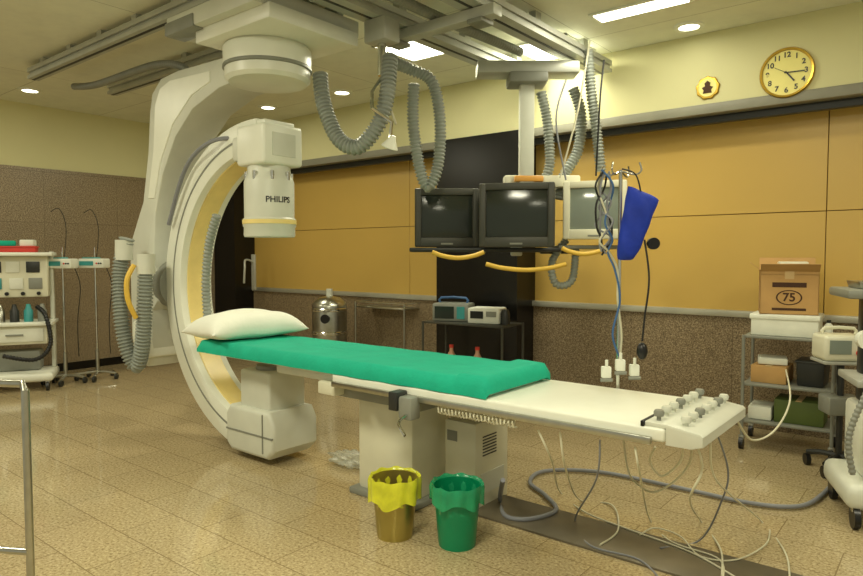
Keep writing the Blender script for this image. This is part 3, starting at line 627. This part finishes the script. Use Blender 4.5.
for i in range(2):
    tt=thing('bottle',['amber plastic bottle seen left under the equipment cart top','amber plastic bottle seen right under the equipment cart top'][i],'bottle',(on(c2,-.18+.3*i,-.1,.201)),0,'bottles on the lower cart shelf')
    MB().lathe([(0,0),(.045,0),(.045,.26),(.02,.31),(.018,.34),(0,.34)],(0,0,0),16).build('body',pink,tt); MB().cyl((0,0,.34),(0,0,.37),.022,n=12).build('cap',redm,tt)
q=atd(256,272,9.3); t=thing('wall_bracket','small grey jointed bracket on the black corner column','bracket',(q.x,YR-.35,q.z-.25))
MB().b2(-.04,.04,-.03,0,0,.5,.008).build('back_plate',alu,t); MB().tube([(0,-.03,.4),(.0,-.15,.42),(.05,-.2,.3),(.03,-.2,.1)],.015,8).build('arm',alu,t)
# ------------------------------------------------------------ right supply cart
p=atz(788,448,0); sc=cart('supply_cart','dark steel shelf cart by the yellow wall carrying a cardboard box',Vector((p.x,p.y,0)),.58,.42,(.22,.50,.86),R(4),greyp,False,black)
q=on(sc,-.03,.0,.861); t=thing('foam_box','white foam cooler box under the cardboard box','box',q,R(4)); MB().b2(-.22,.22,-.17,.17,0,.14,.01).build('body',foam,t); MB().b2(-.23,.23,-.18,.18,.12,.16,.01).build('lid',foam,t)
q=on(sc,-.03,.0,1.022); cb=thing('cardboard_box','open-topped brown cardboard carton stacked on the white foam box','box',q,R(14))
m=MB(); w_,d_,h_=.19,.15,.32
m.b2(-w_,w_,-d_,-d_+.006,0,h_).b2(-w_,w_,d_-.006,d_,0,h_).b2(-w_,-w_+.006,-d_,d_,0,h_).b2(w_-.006,w_,-d_,d_,0,h_).b2(-w_,w_,-d_,d_,0,.006).b2(-w_,w_,-d_,d_,h_-.03,h_-.024)
bmesh.ops.remove_doubles(m.bm,verts=m.bm.verts,dist=.0001)
m.build('carton',cardb,cb)
MB().box((0,-d_-.035,h_+.022),(2*w_,.10,.004),rot=Matrix.Rotation(R(-35),3,'X')).build('flap',cardb,cb)
MB().box((0,d_-.01,h_+.045),(2*w_,.11,.004),rot=Matrix.Rotation(R(65),3,'X')).build('flap',cardb,cb)
MB().box((-w_-.03,0,h_+.03),(.09,2*d_-.02,.004),rot=Matrix.Rotation(R(40),3,'Y')).build('flap',cardb,cb)
MB().b2(-.03,.03,-d_-.002,-d_,.26,h_).build('tape_strip',tape,cb)
MB().openlathe([(.050,0),(.050,.002),(.044,.002),(.044,0),(.05,0)],(0,-d_,.125),32,RX@Matrix.Diagonal((1.7,1.1,1,1))).build('printed_ring',cardd,cb)
text('75',.085,cardd,'printed_number',cb,Matrix.Translation((0,-d_-.001,.125))@RX,.0008,None,.002)
MB().b2(-.11,.11,-d_-.002,-d_,.20,.235).build('printed_band',cardd,cb)
MB().b2(-.11,.11,-d_-.002,-d_,.03,.048).build('printed_band',cardd,cb)
q=on(cb,.03,.02,.297); tag(MB().box((q.x,q.y,q.z+.045),(.2,.12,.09),.015,rz=.3).build('paper_packet',cream),'cream paper packet poking out of the cardboard carton','packet')
q=on(sc,.08,-.02,.221); t=thing('carton','olive green carton on the bottom shelf of the supply cart','box',q,R(2)); MB().b2(-.16,.16,-.13,.13,0,.17,.006).build('body',greenc,t); MB().b2(-.02,.02,-.132,.132,.168,.173).build('tape_strip',tape,t)
q=on(sc,-.12,.0,.501); t=thing('carton','brown carton on the middle shelf of the supply cart','box',q,R(0)); MB().b2(-.12,.12,-.14,.14,0,.13,.006).build('body',cardb,t); MB().b2(-.02,.02,-.142,.142,.128,.133).build('tape_strip',tape,t)
q=on(sc,.15,.0,.501); t=thing('utility_bin','dark plastic bin on the middle shelf of the supply cart','bin',q); MB().box((0,0,.09),(.17,.24,.18),.01,taper=(1.1,1.1)).build('tub',dark,t); MB().b2(-.1,.1,-.138,.138,.17,.185,.004).build('rim',dark,t)
q=on(sc,.245,-.08,.861); t=thing('bottle','small white bottle with dark cap beside the foam box on the supply cart','bottle',q); MB().lathe([(0,0),(.028,0),(.028,.09),(.012,.11),(0,.11)],(0,0,0),16).build('body',foam,t); MB().cyl((0,0,.11),(0,0,.13),.014,n=12).build('cap',dark,t)
q=on(sc,-.18,-.02,.221); tag(MB().box((q.x,q.y,q.z+.05),(.16,.26,.10),.012,rz=R(4)).build('supply_packet',foam),'white wrapped packet left of the olive carton on the bottom shelf','packet')
q=on(sc,-.12,.0,.636); tag(MB().box((q.x,q.y,q.z+.025),(.2,.2,.05),.01,rz=R(12)).build('paper_stack',foam),'white paper stack on the brown carton on the middle shelf','paper')
m=MB(); pts=[]
for k in range(60):
    a=k*2*PI/14; v=on(sc,.315+.004*math.sin(k),-.05+.09*math.cos(a)*(1+.05*math.sin(k*.7)),.66+.14*math.sin(a)*(1+.05*math.cos(k*.9))); pts.append(v)
m.tube(pts,.006,6,sm=2); tag(m.build('coiled_cable',cabk,ang=80),'black coiled cable hanging on the right side of the supply cart','cable')
# ------------------------------------------------------------ monitor stand at right
p=atz(838,472,0); st=thing('monitor_stand','dark pole stand on casters holding the beige monitor','stand',(p.x,p.y,0),R(30))
for k in range(4):
    a=PI/4+k*PI/2; l=MB().tube([(0,0,.11),(.11*math.cos(a),.11*math.sin(a),.11),(.2*math.cos(a),.2*math.sin(a),.09)],.018,8).build('foot',dark,st)
    MB().cyl((.2*math.cos(a)-.014,.2*math.sin(a),.04),(.2*math.cos(a)+.014,.2*math.sin(a),.04),.04,n=16).build('caster',black,l)
MB().cyl((0,0,.09),(0,0,.74),.02,n=14).build('pole',dark,st)
MB().b2(-.15,.15,-.12,.12,.74,.76,.005).build('tray',alu,st)
MB().b2(-.11,.11,-.1,.08,.40,.52,.015).build('utility_basket',greyp,st)
q=on(st,-.02,0,.761); t=thing('patient_monitor','beige portable patient monitor with small screen beside the cardboard box','patient monitor',q,R(30))
MB().b2(-.13,.13,-.11,.11,0,.17,.025,3).build('body',cream,t); MB().b2(-.1,.03,-.116,-.11,.05,.14).build('screen',glass2,t); MB().cyl((.08,-.125,.06),(.08,-.11,.06),.022,n=16).build('dial',redm,t)
MB().tube([(-.1,0,.17),(-.09,0,.21),(.09,0,.21),(.1,0,.17)],.012,8,sm=2).build('handle',cream,t)
# ------------------------------------------------------------ far right trolley
p=atz(872,520,0); tr=thing('anaesthesia_machine','tall wheeled anaesthetic machine cut off by the right edge','medical trolley',(p.x+.1,p.y+.1,0),R(20))
MB().b2(-.3,.34,-.26,.3,.1,.24,.05,3).build('base',offw,tr)
MB().b2(-.2,.3,-.2,.26,.24,.62,.03).build('lower_cabinet',white,tr)
for x in (-.25,.28):
    for y in (-.22,.24): caster(x,y,tr,.06,black)
MB().b2(-.16,-.1,.1,.2,.62,1.25,.01).build('upright',dark,tr)
MB().b2(.2,.28,.1,.2,.62,1.25,.01).build('upright',dark,tr)
MB().b2(-.24,.34,-.14,.26,.74,.78,.008).build('middle_shelf',alu,tr)
MB().b2(-.3,.34,-.16,.26,1.22,1.27,.015).build('top_shelf',greyp,tr)
MB().b2(-.12,.3,-.02,.24,.84,1.1,.02).build('ventilator_unit',dark,tr)
MB().tube([(-.1,-.12,.9),(-.22,-.22,.72),(-.3,-.26,.5),(-.28,-.27,.3)],.016,10,rib=.12,pitch=.025).build('breathing_hose',greyp,tr)
MB().cyl((-.2,-.17,1.0),(-.2,-.1,1.0),.05,n=20).build('gauge',foam,tr)
MB().cyl((-.2,-.1,1.0),(-.15,.12,1.0),.012,n=10).build('gauge_arm',steel,tr)
q=on(tr,-.02,.05,1.271); t=thing('tray','shallow steel tray on top of the anaesthetic machine','tray',q,R(20))
m=MB(); m.box((0,0,.02),(.4,.24,.04),.005,taper=(1.05,1.08)); m.build('tray_body',steel,t)
